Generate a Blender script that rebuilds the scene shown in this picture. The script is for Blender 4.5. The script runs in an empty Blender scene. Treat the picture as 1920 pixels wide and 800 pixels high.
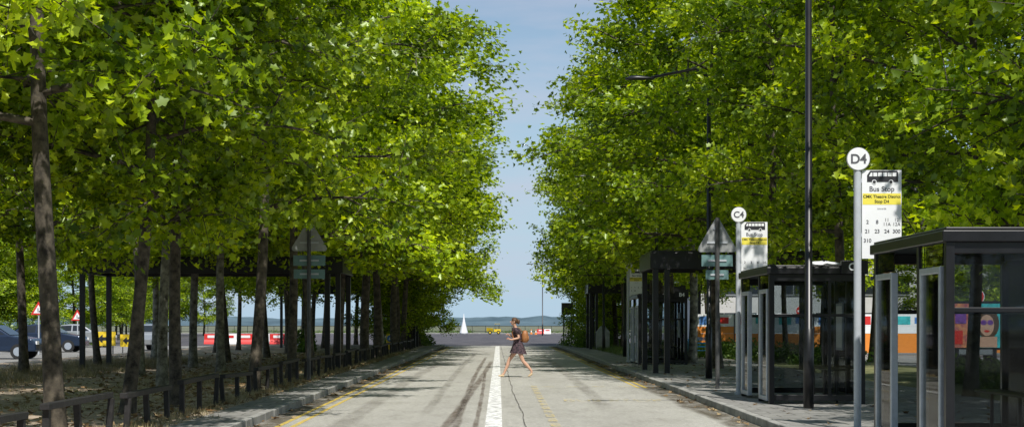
import bpy, math, random
import numpy as np
from mathutils import Vector, Matrix, noise
random.seed(7)
rng = np.random.default_rng(7)
D = bpy.data
SC = bpy.context.scene
COL = SC.collection
F = 2900.0

# ------------------------------------------------------------------ materials
def new_mat(name):
    m = D.materials.new(name); m.use_nodes = True
    nt = m.node_tree; nt.nodes.clear()
    out = nt.nodes.new('ShaderNodeOutputMaterial')
    return m, nt, out

def mat(name, col, rough=0.6, metal=0.0, var=0.12, scale=6.0, bump=0.0, col2=None, detail=6, spec=0.5):
    m, nt, out = new_mat(name)
    N = nt.nodes; L = nt.links
    b = N.new('ShaderNodeBsdfPrincipled')
    tc = N.new('ShaderNodeTexCoord')
    nz = N.new('ShaderNodeTexNoise'); nz.inputs['Scale'].default_value = scale; nz.inputs['Detail'].default_value = detail
    nz.inputs['Roughness'].default_value = 0.65
    L.new(tc.outputs['Object'], nz.inputs['Vector'])
    cr = N.new('ShaderNodeValToRGB')
    c1 = tuple(max(0, c*(1-var)) for c in col)
    c2 = col2 if col2 else tuple(min(1, c*(1+var)) for c in col)
    cr.color_ramp.elements[0].position = 0.35; cr.color_ramp.elements[1].position = 0.65
    cr.color_ramp.elements[0].color = (*c1, 1); cr.color_ramp.elements[1].color = (*c2, 1)
    L.new(nz.outputs['Fac'], cr.inputs['Fac'])
    L.new(cr.outputs['Color'], b.inputs['Base Color'])
    b.inputs['Roughness'].default_value = rough; b.inputs['Metallic'].default_value = metal
    b.inputs['Specular IOR Level'].default_value = spec
    if bump:
        bp = N.new('ShaderNodeBump'); bp.inputs['Strength'].default_value = bump; bp.inputs['Distance'].default_value = 0.02
        L.new(nz.outputs['Fac'], bp.inputs['Height']); L.new(bp.outputs['Normal'], b.inputs['Normal'])
    L.new(b.outputs['BSDF'], out.inputs['Surface'])
    return m

def leaf_mat(name, cols, trans=0.5):
    m, nt, out = new_mat(name); N = nt.nodes; L = nt.links
    at = N.new('ShaderNodeAttribute'); at.attribute_name = 'lf'
    cr = N.new('ShaderNodeValToRGB')
    cr.color_ramp.elements[0].color = (*cols[0], 1); cr.color_ramp.elements[1].color = (*cols[2], 1)
    e = cr.color_ramp.elements.new(0.5); e.color = (*cols[1], 1)
    L.new(at.outputs['Fac'], cr.inputs['Fac'])
    oi = N.new('ShaderNodeObjectInfo')
    hs = N.new('ShaderNodeHueSaturation')
    mr = N.new('ShaderNodeMapRange'); mr.inputs['To Min'].default_value = 0.85; mr.inputs['To Max'].default_value = 1.15
    L.new(oi.outputs['Random'], mr.inputs['Value']); L.new(mr.outputs['Result'], hs.inputs['Value'])
    L.new(cr.outputs['Color'], hs.inputs['Color'])
    df = N.new('ShaderNodeBsdfDiffuse'); L.new(hs.outputs['Color'], df.inputs['Color'])
    h2 = N.new('ShaderNodeHueSaturation'); h2.inputs['Hue'].default_value = 0.49; h2.inputs['Saturation'].default_value = 1.05; h2.inputs['Value'].default_value = 1.6
    L.new(hs.outputs['Color'], h2.inputs['Color'])
    tr = N.new('ShaderNodeBsdfTranslucent'); L.new(h2.outputs['Color'], tr.inputs['Color'])
    mx = N.new('ShaderNodeMixShader'); mx.inputs[0].default_value = trans
    L.new(df.outputs[0], mx.inputs[1]); L.new(tr.outputs[0], mx.inputs[2])
    gl = N.new('ShaderNodeBsdfGlossy'); gl.inputs['Roughness'].default_value = 0.4; gl.inputs['Color'].default_value = (0.85, 0.95, 0.7, 1)
    m2 = N.new('ShaderNodeMixShader'); m2.inputs[0].default_value = 0.045
    L.new(mx.outputs[0], m2.inputs[1]); L.new(gl.outputs[0], m2.inputs[2])
    L.new(m2.outputs[0], out.inputs['Surface'])
    return m

def glass_mat(name, tint=(0.86, 0.89, 0.89), dirt=.02):
    m, nt, out = new_mat(name); N = nt.nodes; L = nt.links
    t = N.new('ShaderNodeBsdfTransparent'); t.inputs['Color'].default_value = (*tint, 1)
    g = N.new('ShaderNodeBsdfGlossy'); g.inputs['Roughness'].default_value = 0.02
    f = N.new('ShaderNodeFresnel'); f.inputs['IOR'].default_value = 1.3
    mx = N.new('ShaderNodeMixShader'); L.new(f.outputs[0], mx.inputs[0])
    L.new(t.outputs[0], mx.inputs[1]); L.new(g.outputs[0], mx.inputs[2])
    nz = N.new('ShaderNodeTexNoise'); nz.inputs['Scale'].default_value = 3.0; nz.inputs['Detail'].default_value = 5
    mr = N.new('ShaderNodeMapRange'); mr.inputs['From Min'].default_value = 0.45; mr.inputs['From Max'].default_value = 0.8
    mr.inputs['To Min'].default_value = 0.0; mr.inputs['To Max'].default_value = dirt
    L.new(nz.outputs['Fac'], mr.inputs['Value'])
    d = N.new('ShaderNodeBsdfDiffuse'); d.inputs['Color'].default_value = (0.35, 0.35, 0.33, 1)
    m2 = N.new('ShaderNodeMixShader'); L.new(mr.outputs[0], m2.inputs[0]); L.new(mx.outputs[0], m2.inputs[1]); L.new(d.outputs[0], m2.inputs[2])
    L.new(m2.outputs[0], out.inputs['Surface'])
    return m

def worn_mat(name, col, lo=0.42, hi=0.6, scale=9.0, amax=1.0, use_attr=False, stretch=(1, 1, 1)):
    m, nt, out = new_mat(name); N = nt.nodes; L = nt.links
    tc = N.new('ShaderNodeTexCoord'); mp = N.new('ShaderNodeMapping'); mp.inputs['Scale'].default_value = stretch
    L.new(tc.outputs['Object'], mp.inputs['Vector'])
    nz = N.new('ShaderNodeTexNoise'); nz.inputs['Scale'].default_value = scale; nz.inputs['Detail'].default_value = 8; nz.inputs['Roughness'].default_value = 0.7
    L.new(mp.outputs[0], nz.inputs['Vector'])
    mr = N.new('ShaderNodeMapRange'); mr.inputs['From Min'].default_value = lo; mr.inputs['From Max'].default_value = hi
    mr.inputs['To Min'].default_value = 0; mr.inputs['To Max'].default_value = amax
    L.new(nz.outputs['Fac'], mr.inputs['Value'])
    fac = mr.outputs[0]
    if use_attr:
        at = N.new('ShaderNodeAttribute'); at.attribute_name = 'a'
        mu = N.new('ShaderNodeMath'); mu.operation = 'MULTIPLY'
        L.new(fac, mu.inputs[0]); L.new(at.outputs['Fac'], mu.inputs[1]); fac = mu.outputs[0]
    t = N.new('ShaderNodeBsdfTransparent'); d = N.new('ShaderNodeBsdfDiffuse'); d.inputs['Color'].default_value = (*col, 1)
    mx = N.new('ShaderNodeMixShader'); L.new(fac, mx.inputs[0]); L.new(t.outputs[0], mx.inputs[1]); L.new(d.outputs[0], mx.inputs[2])
    L.new(mx.outputs[0], out.inputs['Surface'])
    return m

def asphalt_mat(name, base, patch, dark, fine=90.0, pk=.75):
    m, nt, out = new_mat(name); N = nt.nodes; L = nt.links
    b = N.new('ShaderNodeBsdfPrincipled'); b.inputs['Roughness'].default_value = 0.85; b.inputs['Specular IOR Level'].default_value = 0.25
    tc = N.new('ShaderNodeTexCoord')
    def nz(scale, det=6, st=(1, 1, 1), r=0.6):
        mp = N.new('ShaderNodeMapping'); mp.inputs['Scale'].default_value = st
        n = N.new('ShaderNodeTexNoise'); n.inputs['Scale'].default_value = scale; n.inputs['Detail'].default_value = det; n.inputs['Roughness'].default_value = r
        L.new(tc.outputs['Object'], mp.inputs['Vector']); L.new(mp.outputs[0], n.inputs['Vector']); return n
    n1 = nz(0.6, 5, (1, 0.12, 1)); n2 = nz(fine, 3); n3 = nz(2.2, 8, (1, 0.35, 1), 0.7); n4 = nz(14, 6)
    r1 = N.new('ShaderNodeValToRGB'); r1.color_ramp.elements[0].position = .38; r1.color_ramp.elements[1].position = .62
    r1.color_ramp.elements[0].color = (*base, 1); r1.color_ramp.elements[1].color = (*patch, 1)
    L.new(n1.outputs['Fac'], r1.inputs['Fac'])
    m1 = N.new('ShaderNodeMixRGB'); m1.blend_type = 'MIX'; m1.inputs[2].default_value = (*dark, 1)
    mr = N.new('ShaderNodeMapRange'); mr.inputs['From Min'].default_value = .48; mr.inputs['From Max'].default_value = .75; mr.inputs['To Max'].default_value = pk
    L.new(n3.outputs['Fac'], mr.inputs['Value']); L.new(mr.outputs[0], m1.inputs[0]); L.new(r1.outputs[0], m1.inputs[1])
    m2 = N.new('ShaderNodeMixRGB'); m2.blend_type = 'MULTIPLY'; m2.inputs[0].default_value = 1
    mr2 = N.new('ShaderNodeMapRange'); mr2.inputs['From Min'].default_value = .3; mr2.inputs['From Max'].default_value = .7; mr2.inputs['To Min'].default_value = .55; mr2.inputs['To Max'].default_value = 1.3
    L.new(n2.outputs['Fac'], mr2.inputs['Value']); L.new(m1.outputs[0], m2.inputs[1]); L.new(mr2.outputs[0], m2.inputs[2])
    m3 = N.new('ShaderNodeMixRGB'); m3.blend_type = 'MULTIPLY'; m3.inputs[0].default_value = 1
    mr3 = N.new('ShaderNodeMapRange'); mr3.inputs['From Min'].default_value = .35; mr3.inputs['From Max'].default_value = .65; mr3.inputs['To Min'].default_value = .8; mr3.inputs['To Max'].default_value = 1.15
    L.new(n4.outputs['Fac'], mr3.inputs['Value']); L.new(m2.outputs[0], m3.inputs[1]); L.new(mr3.outputs[0], m3.inputs[2])
    L.new(m3.outputs[0], b.inputs['Base Color'])
    bp = N.new('ShaderNodeBump'); bp.inputs['Strength'].default_value = .35; bp.inputs['Distance'].default_value = .01
    L.new(n2.outputs['Fac'], bp.inputs['Height']); L.new(bp.outputs[0], b.inputs['Normal'])
    L.new(b.outputs[0], out.inputs['Surface'])
    return m

def slab_mat(name, c1, c2, mortar, bw=0.6, rh=0.45):
    m, nt, out = new_mat(name); N = nt.nodes; L = nt.links
    b = N.new('ShaderNodeBsdfPrincipled'); b.inputs['Roughness'].default_value = 0.85; b.inputs['Specular IOR Level'].default_value = 0.25
    tc = N.new('ShaderNodeTexCoord')
    br = N.new('ShaderNodeTexBrick'); br.inputs['Scale'].default_value = 1.0; br.inputs['Brick Width'].default_value = bw; br.inputs['Row Height'].default_value = rh
    br.inputs['Mortar Size'].default_value = .012; br.inputs['Color1'].default_value = (*c1, 1); br.inputs['Color2'].default_value = (*c2, 1); br.inputs['Mortar'].default_value = (*mortar, 1)
    L.new(tc.outputs['Object'], br.inputs['Vector'])
    n = N.new('ShaderNodeTexNoise'); n.inputs['Scale'].default_value = 2.5; n.inputs['Detail'].default_value = 8; n.inputs['Roughness'].default_value = .7
    L.new(tc.outputs['Object'], n.inputs['Vector'])
    mr = N.new('ShaderNodeMapRange'); mr.inputs['From Min'].default_value = .3; mr.inputs['From Max'].default_value = .7; mr.inputs['To Min'].default_value = .6; mr.inputs['To Max'].default_value = 1.2
    L.new(n.outputs['Fac'], mr.inputs['Value'])
    mm = N.new('ShaderNodeMixRGB'); mm.blend_type = 'MULTIPLY'; mm.inputs[0].default_value = 1
    L.new(br.outputs['Color'], mm.inputs[1]); L.new(mr.outputs[0], mm.inputs[2]); L.new(mm.outputs[0], b.inputs['Base Color'])
    L.new(b.outputs[0], out.inputs['Surface'])
    return m

M = {}
M['asphalt'] = asphalt_mat('asphalt_worn', (0.40, 0.385, 0.345), (0.47, 0.455, 0.41), (0.28, 0.265, 0.23))
M['asphalt_shaded'] = asphalt_mat('asphalt_shaded', (0.085, 0.08, 0.088), (0.12, 0.112, 0.118), (0.06, 0.055, 0.058))  # shadow over the junction is put into this darker asphalt colour
M['asphalt_mid'] = asphalt_mat('asphalt_mid', (0.24, 0.235, 0.225), (0.3, 0.29, 0.275), (0.16, 0.155, 0.15))
M['slabs'] = slab_mat('paving_slabs', (0.25, 0.245, 0.23), (0.31, 0.3, 0.28), (0.11, 0.105, 0.09))
M['soil'] = mat('dry_soil', (0.34, 0.25, 0.17), .95, var=.3, scale=1.6, bump=.6, col2=(0.58, 0.47, 0.36), detail=10)
M['grass_ground'] = mat('dry_grass_ground', (0.11, 0.14, 0.04), .95, var=.4, scale=.9, col2=(0.26, 0.24, 0.11), detail=10)
M['far_ground'] = mat('far_ground', (0.12, 0.14, 0.08), .95, var=.3, scale=.03, col2=(0.18, 0.18, 0.11), detail=10)
M['kerb'] = mat('kerb_concrete', (0.3, 0.295, 0.275), .85, var=.3, scale=3, bump=.3, detail=10)
M['white_paint'] = worn_mat('white_road_paint', (0.8, 0.8, 0.78), .32, .54, 7, .95)
M['yellow_paint'] = worn_mat('yellow_road_paint', (0.75, 0.55, 0.12), .36, .56, 10, .85)
M['yellow_faded'] = worn_mat('yellow_road_paint_faded', (0.72, 0.54, 0.14), .44, .64, 9, .7)
M['tyre_mark'] = worn_mat('tyre_mark', (0.14, 0.10, 0.075), .25, .65, 5, .6, True, (1, .15, 1))
M['tyre_faint'] = worn_mat('tyre_mark_faint', (0.17, 0.15, 0.125), .3, .7, 4, .34, True, (1, .15, 1))
M['gutter'] = worn_mat('gutter_dirt', (0.13, 0.11, 0.08), .3, .6, 3, .8, True, (1, .4, 1))
M['crack'] = worn_mat('tar_crack', (0.09, 0.083, 0.075), .25, .5, 4, .8)
M['black'] = mat('black_steel', (0.009, 0.009, 0.011), .35, 0, var=.3, scale=4)
M['black_matt'] = mat('black_stained_timber', (0.02, 0.018, 0.018), .7, 0, var=.4, scale=12, bump=.3)
M['alu'] = mat('brushed_aluminium', (0.48, 0.52, 0.58), .38, .5, var=.1, scale=9)
M['pole_grey'] = mat('grey_pole_paint', (0.5, 0.53, 0.57), .45, 0, var=.08, scale=5)
M['sign_white'] = mat('sign_white', (0.88, 0.89, 0.9), .4, 0, var=.03, scale=3)
M['sign_back'] = mat('sign_back_grey', (0.34, 0.35, 0.35), .55, .2, var=.15, scale=4)
M['sign_teal'] = mat('plate_back_teal', (0.15, 0.26, 0.26), .5, .1, var=.15, scale=4)
M['dark_post'] = mat('shaded_post_dark_board', (0.07, 0.07, 0.07), .6, 0, var=.2, scale=5)  # shade on the sign posts put into the colour; direction board is dark itself
M['ink'] = mat('sign_ink', (0.03, 0.03, 0.035), .5, var=.02)
M['ink_grey'] = mat('sign_ink_grey', (0.1, 0.1, 0.11), .5, var=.02)
M['ink_light'] = mat('sign_ink_light', (0.35, 0.35, 0.36), .5, var=.02)
M['sign_yellow'] = mat('sign_yellow', (0.88, 0.76, 0.1), .45, var=.04)
M['red'] = mat('sign_red', (0.66, 0.03, 0.025), .45, var=.06)
M['blue'] = mat('sign_blue', (0.02, 0.16, 0.5), .45, var=.05)
M['bench_blue'] = mat('bench_blue_paint', (0.08, 0.42, 0.75), .4, var=.08)
M['glass'] = glass_mat('shelter_glass', dirt=.08)
M['glass_dark'] = glass_mat('tinted_shelter_glass', (0.74, 0.77, 0.78))
M['car_glass'] = mat('car_glass', (0.02, 0.025, 0.03), .08, var=.1)
M['car_blue'] = mat('car_paint_dark_blue', (0.02, 0.035, 0.07), .25, .3, var=.05)
M['car_white'] = mat('car_paint_white', (0.7, 0.7, 0.7), .3, var=.03)
M['car_silver'] = mat('car_paint_silver', (0.4, 0.42, 0.44), .3, .5, var=.03)
M['car_red'] = mat('car_paint_red', (0.4, 0.03, 0.025), .3, var=.03)
M['tyre'] = mat('tyre_rubber', (0.02, 0.02, 0.02), .85, var=.2)
M['machine'] = mat('machine_yellow', (0.85, 0.6, 0.03), .5, var=.12, scale=3)
M['orange'] = mat('orange_plastic', (0.85, 0.28, 0.04), .5, var=.08)
M['bark'] = mat('plane_bark', (0.032, 0.026, 0.018), .9, var=.45, scale=7, bump=.8, col2=(0.13, 0.108, 0.078), detail=7)
M['bark_pale'] = mat('plane_bark_pale', (0.09, 0.078, 0.055), .9, var=.5, scale=6, bump=.8, col2=(0.36, 0.34, 0.28), detail=7)
M['leaf'] = leaf_mat('plane_leaves', [(0.045, 0.095, 0.004), (0.25, 0.365, 0.010), (0.60, 0.70, 0.035)])
M['leaf_bush'] = leaf_mat('bush_leaves', [(0.03, 0.075, 0.01), (0.09, 0.17, 0.02), (0.19, 0.28, 0.04)])
M['leaf_dry'] = leaf_mat('dry_leaves', [(0.14, 0.085, 0.04), (0.26, 0.17, 0.09), (0.42, 0.32, 0.18)], .15)
M['hill'] = mat('hazed_wooded_hill', (0.06, 0.11, 0.14), 1, var=.25, scale=.02, col2=(0.11, 0.17, 0.2), detail=10)  # distance haze is mixed into the bluish base colour
M['wall'] = mat('white_render', (0.6, 0.59, 0.57), .8, var=.1, scale=.6)
M['skin'] = mat('skin', (0.62, 0.36, 0.25), .55, var=.06, scale=10)
M['hair'] = mat('brown_hair', (0.09, 0.045, 0.02), .6, var=.4, scale=40)
M['leather'] = mat('tan_leather', (0.34, 0.14, 0.05), .55, var=.2, scale=12)
M['shoe'] = mat('tan_shoe', (0.6, 0.45, 0.27), .6, var=.1)
M['dress'] = mat('patterned_dress', (0.012, 0.010, 0.016), .8, var=.2, scale=24, col2=(0.12, 0.07, 0.085), detail=2)
M['pink'] = mat('poster_pink', (0.7, 0.1, 0.25), .4, var=.5, scale=5, col2=(0.85, 0.35, 0.12))
M['teal'] = mat('poster_teal', (0.06, 0.5, 0.52), .4, var=.3, scale=3)
M['purple'] = mat('poster_purple', (0.2, 0.06, 0.34), .4, var=.4, scale=5)
M['bag'] = mat('white_plastic', (0.8, 0.8, 0.81), .4, var=.05)
M['print_blue'] = mat('poster_blue', (0.1, 0.25, 0.6), .4, var=.3, scale=4)  # plain blue print of the hoarding posters

# ------------------------------------------------------------------ mesh builder
class MB:
    def __init__(s): s.v = []; s.f = []; s.m = []
    def add(s, vs, fs, mi=0):
        o = len(s.v); s.v += [tuple(p) for p in vs]
        for f in fs: s.f.append(tuple(i+o for i in f)); s.m.append(mi)
    def box(s, x0, x1, y0, y1, z0, z1, mi=0):
        s.add([(x0,y0,z0),(x1,y0,z0),(x1,y1,z0),(x0,y1,z0),(x0,y0,z1),(x1,y0,z1),(x1,y1,z1),(x0,y1,z1)],
              [(0,3,2,1),(4,5,6,7),(0,1,5,4),(1,2,6,5),(2,3,7,6),(3,0,4,7)], mi)
    def tube(s, pts, rad, n=6, mi=0, cap=True):
        pts = [Vector(p) for p in pts]; vs = []; fs = []
        for i, p in enumerate(pts):
            d = (pts[min(i+1, len(pts)-1)] - pts[max(i-1, 0)]).normalized()
            a = d.cross(Vector((1, 0, 0)) if abs(d.x) < .8 else Vector((0, 1, 0))).normalized(); b = d.cross(a)
            r = rad[i] if isinstance(rad, (list, tuple)) else rad
            for k in range(n):
                t = 2*math.pi*k/n; vs.append(p + (a*math.cos(t)+b*math.sin(t))*r)
        for i in range(len(pts)-1):
            for k in range(n):
                k2 = (k+1) % n; fs.append((i*n+k, i*n+k2, (i+1)*n+k2, (i+1)*n+k))
        if cap: fs.append(tuple(range(n))[::-1]); fs.append(tuple((len(pts)-1)*n+k for k in range(n)))
        s.add(vs, fs, mi)
    def loft(s, rings, mi=0, cap=True):
        n = len(rings[0]); vs = [p for r in rings for p in r]; fs = []
        for i in range(len(rings)-1):
            for k in range(n):
                k2 = (k+1) % n; fs.append((i*n+k, i*n+k2, (i+1)*n+k2, (i+1)*n+k))
        if cap: fs.append(tuple(range(n))[::-1]); fs.append(tuple((len(rings)-1)*n+k for k in range(n)))
        s.add(vs, fs, mi)
    def disc(s, x, y, z, r, n=32, mi=0, depth=0.02):   # faces -y
        a = [(x+r*math.cos(2*math.pi*k/n), y, z+r*math.sin(2*math.pi*k/n)) for k in range(n)]
        b = [(p[0], y+depth, p[2]) for p in a]
        s.loft([a, b], mi)
    def plate(s, pts, y, depth=.02, mi=0):
        a = [(p[0], y, p[1]) for p in pts]; b = [(p[0], y+depth, p[1]) for p in pts]
        s.loft([a, b], mi)
    def obj(s, name, mats, parent=None, loc=(0, 0, 0), smooth=False, bevel=0):
        me = D.meshes.new(name); me.from_pydata(s.v, [], s.f)
        for m in mats: me.materials.append(m)
        me.polygons.foreach_set('material_index', s.m)
        if smooth: me.polygons.foreach_set('use_smooth', [True]*len(s.f))
        me.update()
        o = D.objects.new(name, me); COL.objects.link(o); o.location = loc
        if parent: o.parent = parent
        if bevel:
            b = o.modifiers.new('bevel', 'BEVEL'); b.width = bevel; b.segments = 2; b.limit_method = 'ANGLE'
        return o

def empty(name, loc=(0, 0, 0), rot=(0, 0, 0), sc=(1, 1, 1)):
    e = D.objects.new(name, None); COL.objects.link(e); e.location = loc; e.rotation_euler = rot; e.scale = sc; e.empty_display_size = .3
    return e

def text(s, x, y, z, size, m, parent, name='lettering', align='CENTER', bold=0.0):
    c = D.curves.new(name, 'FONT'); c.body = s; c.size = size; c.align_x = align; c.align_y = 'CENTER'; c.extrude = .0008; c.offset = bold
    c.materials.append(m)
    o = D.objects.new(name, c); COL.objects.link(o); o.location = (x, y, z); o.rotation_euler = (math.pi/2, 0, 0); o.parent = parent
    return o

def sheet(name, x0, x1, y0, y1, z, m):
    b = MB(); b.add([(x0,y0,z),(x1,y0,z),(x1,y1,z),(x0,y1,z)], [(0,1,2,3)]); return b.obj(name, [m])

# ------------------------------------------------------------------ ground, road
sheet('ground', -3000, 3000, -300, 6000, -0.012, M['far_ground'])
sheet('car_park_surface', -60, -17.5, -60, 104, -0.006, M['asphalt_mid'])
sheet('car_park_surface', 13.5, 60, -60, 104, -0.006, M['asphalt_mid'])
sheet('cross_road', -90, 90, 104, 226, -0.003, M['asphalt_shaded'])
sheet('road', -3.72, 3.95, -60, 105, 0.0, M['asphalt'])
def slab_box(name, x0, x1, y0, y1, z1, m):
    b = MB(); b.box(x0, x1, y0, y1, -.2, z1); return b.obj(name, [m])
slab_box('pavement', -4.42, -3.73, -20, 103, .118, M['slabs'])
slab_box('pavement', 3.97, 9.0, -20, 103, .118, M['slabs'])
slab_box('verge', 9.0, 13.5, -20, 103, .114, M['grass_ground'])
b = MB(); nx, ny = 50, 300
vs = []; 
for j in range(ny+1):
    for i in range(nx+1):
        x = -17.5 + 13.08*i/nx; y = -20+123*j/ny
        e = min(1, (i)/3, (nx-i)/2)
        z = .115 + .035*noise.noise(Vector((x*.5, y*.3, 0)))*e + .02*noise.noise(Vector((x*2, y*1.5, 3)))*e
        vs.append((x, y, z))
b.add(vs, [(j*(nx+1)+i, j*(nx+1)+i+1, (j+1)*(nx+1)+i+1, (j+1)*(nx+1)+i) for j in range(ny) for i in range(nx)])
b.obj('soil_verge', [M['soil']], smooth=True)
b = MB(); b.box(-17.6, -17.5, -20, 103, -.2, .12); b.obj('verge_edging', [M['kerb']])

def kerb(x0, x1):
    b = MB(); y = -20
    while y < 103:
        j = random.uniform(-.006, .006); h = .125 + random.uniform(-.005, .004)
        b.box(x0+j, x1+j, y+.006, y+.908, -.1, h); y += .914
    return b.obj('kerb', [M['kerb']], bevel=.012)
kerb(-3.725, -3.6); kerb(3.83, 3.965)

def strip(name, pts, w, z, m, taper=True):
    b = MB(); vs = []; n = len(pts); A = []
    for i, (x, y) in enumerate(pts):
        ww = w*random.uniform(.8, 1.15)
        for k, a in ((-1, 0), (-.5, 1), (.5, 1), (1, 0)):
            vs.append((x+k*ww, y, z)); A.append(a*(min(1, i/3, (n-1-i)/3) if taper else 1))
    b.add(vs, [(i*4+k, i*4+k+1, (i+1)*4+k+1, (i+1)*4+k) for i in range(n-1) for k in range(3)])
    o = b.obj(name, [m])
    at = o.data.attributes.new('a', 'FLOAT', 'POINT'); at.data.foreach_set('value', A)
    return o
strip('gutter', [(-3.42, y) for y in range(-20, 104, 2)], .3, .003, M['gutter'], taper=False)
strip('gutter', [(3.62, y) for y in range(-20, 104, 2)], .36, .003, M['gutter'], taper=False)
def curve(x0, y0, x1, y1, bow, n=40):
    return [(x0+(x1-x0)*t + bow*math.sin(math.pi*t), y0+(y1-y0)*t) for t in [i/n for i in range(n+1)]]
strip('tyre_marks', curve(-.86, 17, -.28, 62, .05), .10, .0075, M['tyre_mark'])
strip('tyre_marks', curve(-.60, 17, -.55, 70, -.10), .08, .0075, M['tyre_mark'])
strip('tyre_marks', curve(-.34, 17, -.42, 48, .03), .05, .0105, M['tyre_mark'])
strip('tyre_marks', curve(-2.3, 20, -2.2, 60, -.1), .2, .0105, M['tyre_faint'])
strip('tyre_marks', curve(-1.2, 24, -1.15, 80, -.1), .12, .0135, M['tyre_faint'])
strip('tyre_marks', curve(1.9, 26, 2.0, 75, .1), .2, .0105, M['tyre_faint'])
b = MB(); vs = []; n = 160
for i in range(n+1):
    y = 17+86*i/n; x = .40 - .0025*(y-22) + .035*noise.noise(Vector((y*.45, 0, 0))) + .012*noise.noise(Vector((y*3, 5, 0)))
    if y > 27: x -= .06*min(1, (y-27)/6)
    w = .006+.006*abs(noise.noise(Vector((y*2, 9, 0))))
    vs += [(x-w, y, .0195), (x+w, y, .0195)]
b.add(vs, [(2*i, 2*i+1, 2*i+3, 2*i+2) for i in range(n)]); b.obj('road_crack', [M['crack']])
for yy, x0, x1 in ((33, .4, 3.4), (47.5, -3.2, -.25)):
    b = MB(); vs = []; n = 30
    for i in range(n+1):
        x = x0+(x1-x0)*i/n; y = yy+.15*noise.noise(Vector((x*1.5, yy, 0)))
        vs += [(x, y-.012, .0195), (x, y+.012, .0195)]
    b.add(vs, [(2*i, 2*i+2, 2*i+3, 2*i+1) for i in range(n)]); b.obj('road_crack', [M['crack']])
def rects(name, rs, m, z=.0045):
    b = MB()
    for (x0, x1, y0, y1) in rs: b.add([(x0,y0,z),(x1,y0,z),(x1,y1,z),(x0,y1,z)], [(0,1,2,3)])
    return b.obj(name, [m])
rects('white_centre_line', [(-.2, .05, -20, 101)], M['white_paint'], .0225)
rects('double_yellow_lines', [(-3.04, -2.96, -20, 101), (-3.26, -3.18, -20, 101)], M['yellow_paint'])
rects('double_yellow_lines', [(3.22, 3.3, 36, 101), (3.4, 3.48, 36, 101)], M['yellow_paint'])
rects('bus_bay_marking', [(.76, .9, y, y+.75) for y in np.arange(20, 36.5, 1.15)], M['yellow_faded'], .0225)
rects('bus_bay_marking', [(x, x+.3, 36.3, 36.5) for x in np.arange(1.0, 3.2, .6)], M['yellow_faded'], .0225)
e = empty('road_lettering', (2.2, 29.5, 0.0235))
c = D.curves.new('bus_stop_lettering', 'FONT'); c.body = 'BUS STOP'; c.size = .55; c.align_x = 'CENTER'; c.materials.append(M['yellow_faded'])
o = D.objects.new('bus_stop_lettering', c); COL.objects.link(o); o.parent = e; o.scale = (.8, 2.2, 1)

# ------------------------------------------------------------------ leaves / trees
LT = np.array([(0,-.40,0),(.32,-.44,.05),(.27,-.12,.03),(.55,.04,.10),(.27,.22,.03),(0,.60,-.04),(-.27,.22,.03),(-.55,.04,.10),(-.27,-.12,.03),(-.32,-.44,.05)])
LF = [(0,1,2,3,4,5),(0,5,6,7,8,9)]
def leaf_mesh(name, P, Nn, S, V, mats):
    n = len(P)
    Nn = Nn/np.linalg.norm(Nn, axis=1, keepdims=True)
    R = rng.normal(size=(n, 3)); T = np.cross(Nn, R); T /= np.linalg.norm(T, axis=1, keepdims=True); B = np.cross(Nn, T)
    fold = rng.uniform(.2, 3.2, size=(n, 1, 1))
    W = P[:, None, :] + S[:, None, None]*(LT[None, :, 0:1]*T[:, None, :] + LT[None, :, 1:2]*B[:, None, :] + fold*LT[None, :, 2:3]*Nn[:, None, :])
    W = W.reshape(-1, 3)
    base = (np.arange(n)*10)[:, None, None]
    Fc = (np.array(LF)[None]+base).reshape(-1, 6)
    me = D.meshes.new(name)
    me.vertices.add(len(W)); me.vertices.foreach_set('co', W.astype(np.float32).ravel())
    me.loops.add(Fc.size); me.loops.foreach_set('vertex_index', Fc.astype(np.int32).ravel())
    me.polygons.add(len(Fc)); me.polygons.foreach_set('loop_start', (np.arange(len(Fc))*6).astype(np.int32))
    at = me.attributes.new('lf', 'FLOAT', 'POINT'); at.data.foreach_set('value', np.repeat(V, 10).astype(np.float32))
    for m in mats: me.materials.append(m)
    me.update(calc_edges=True); me.validate()
    return me

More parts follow.
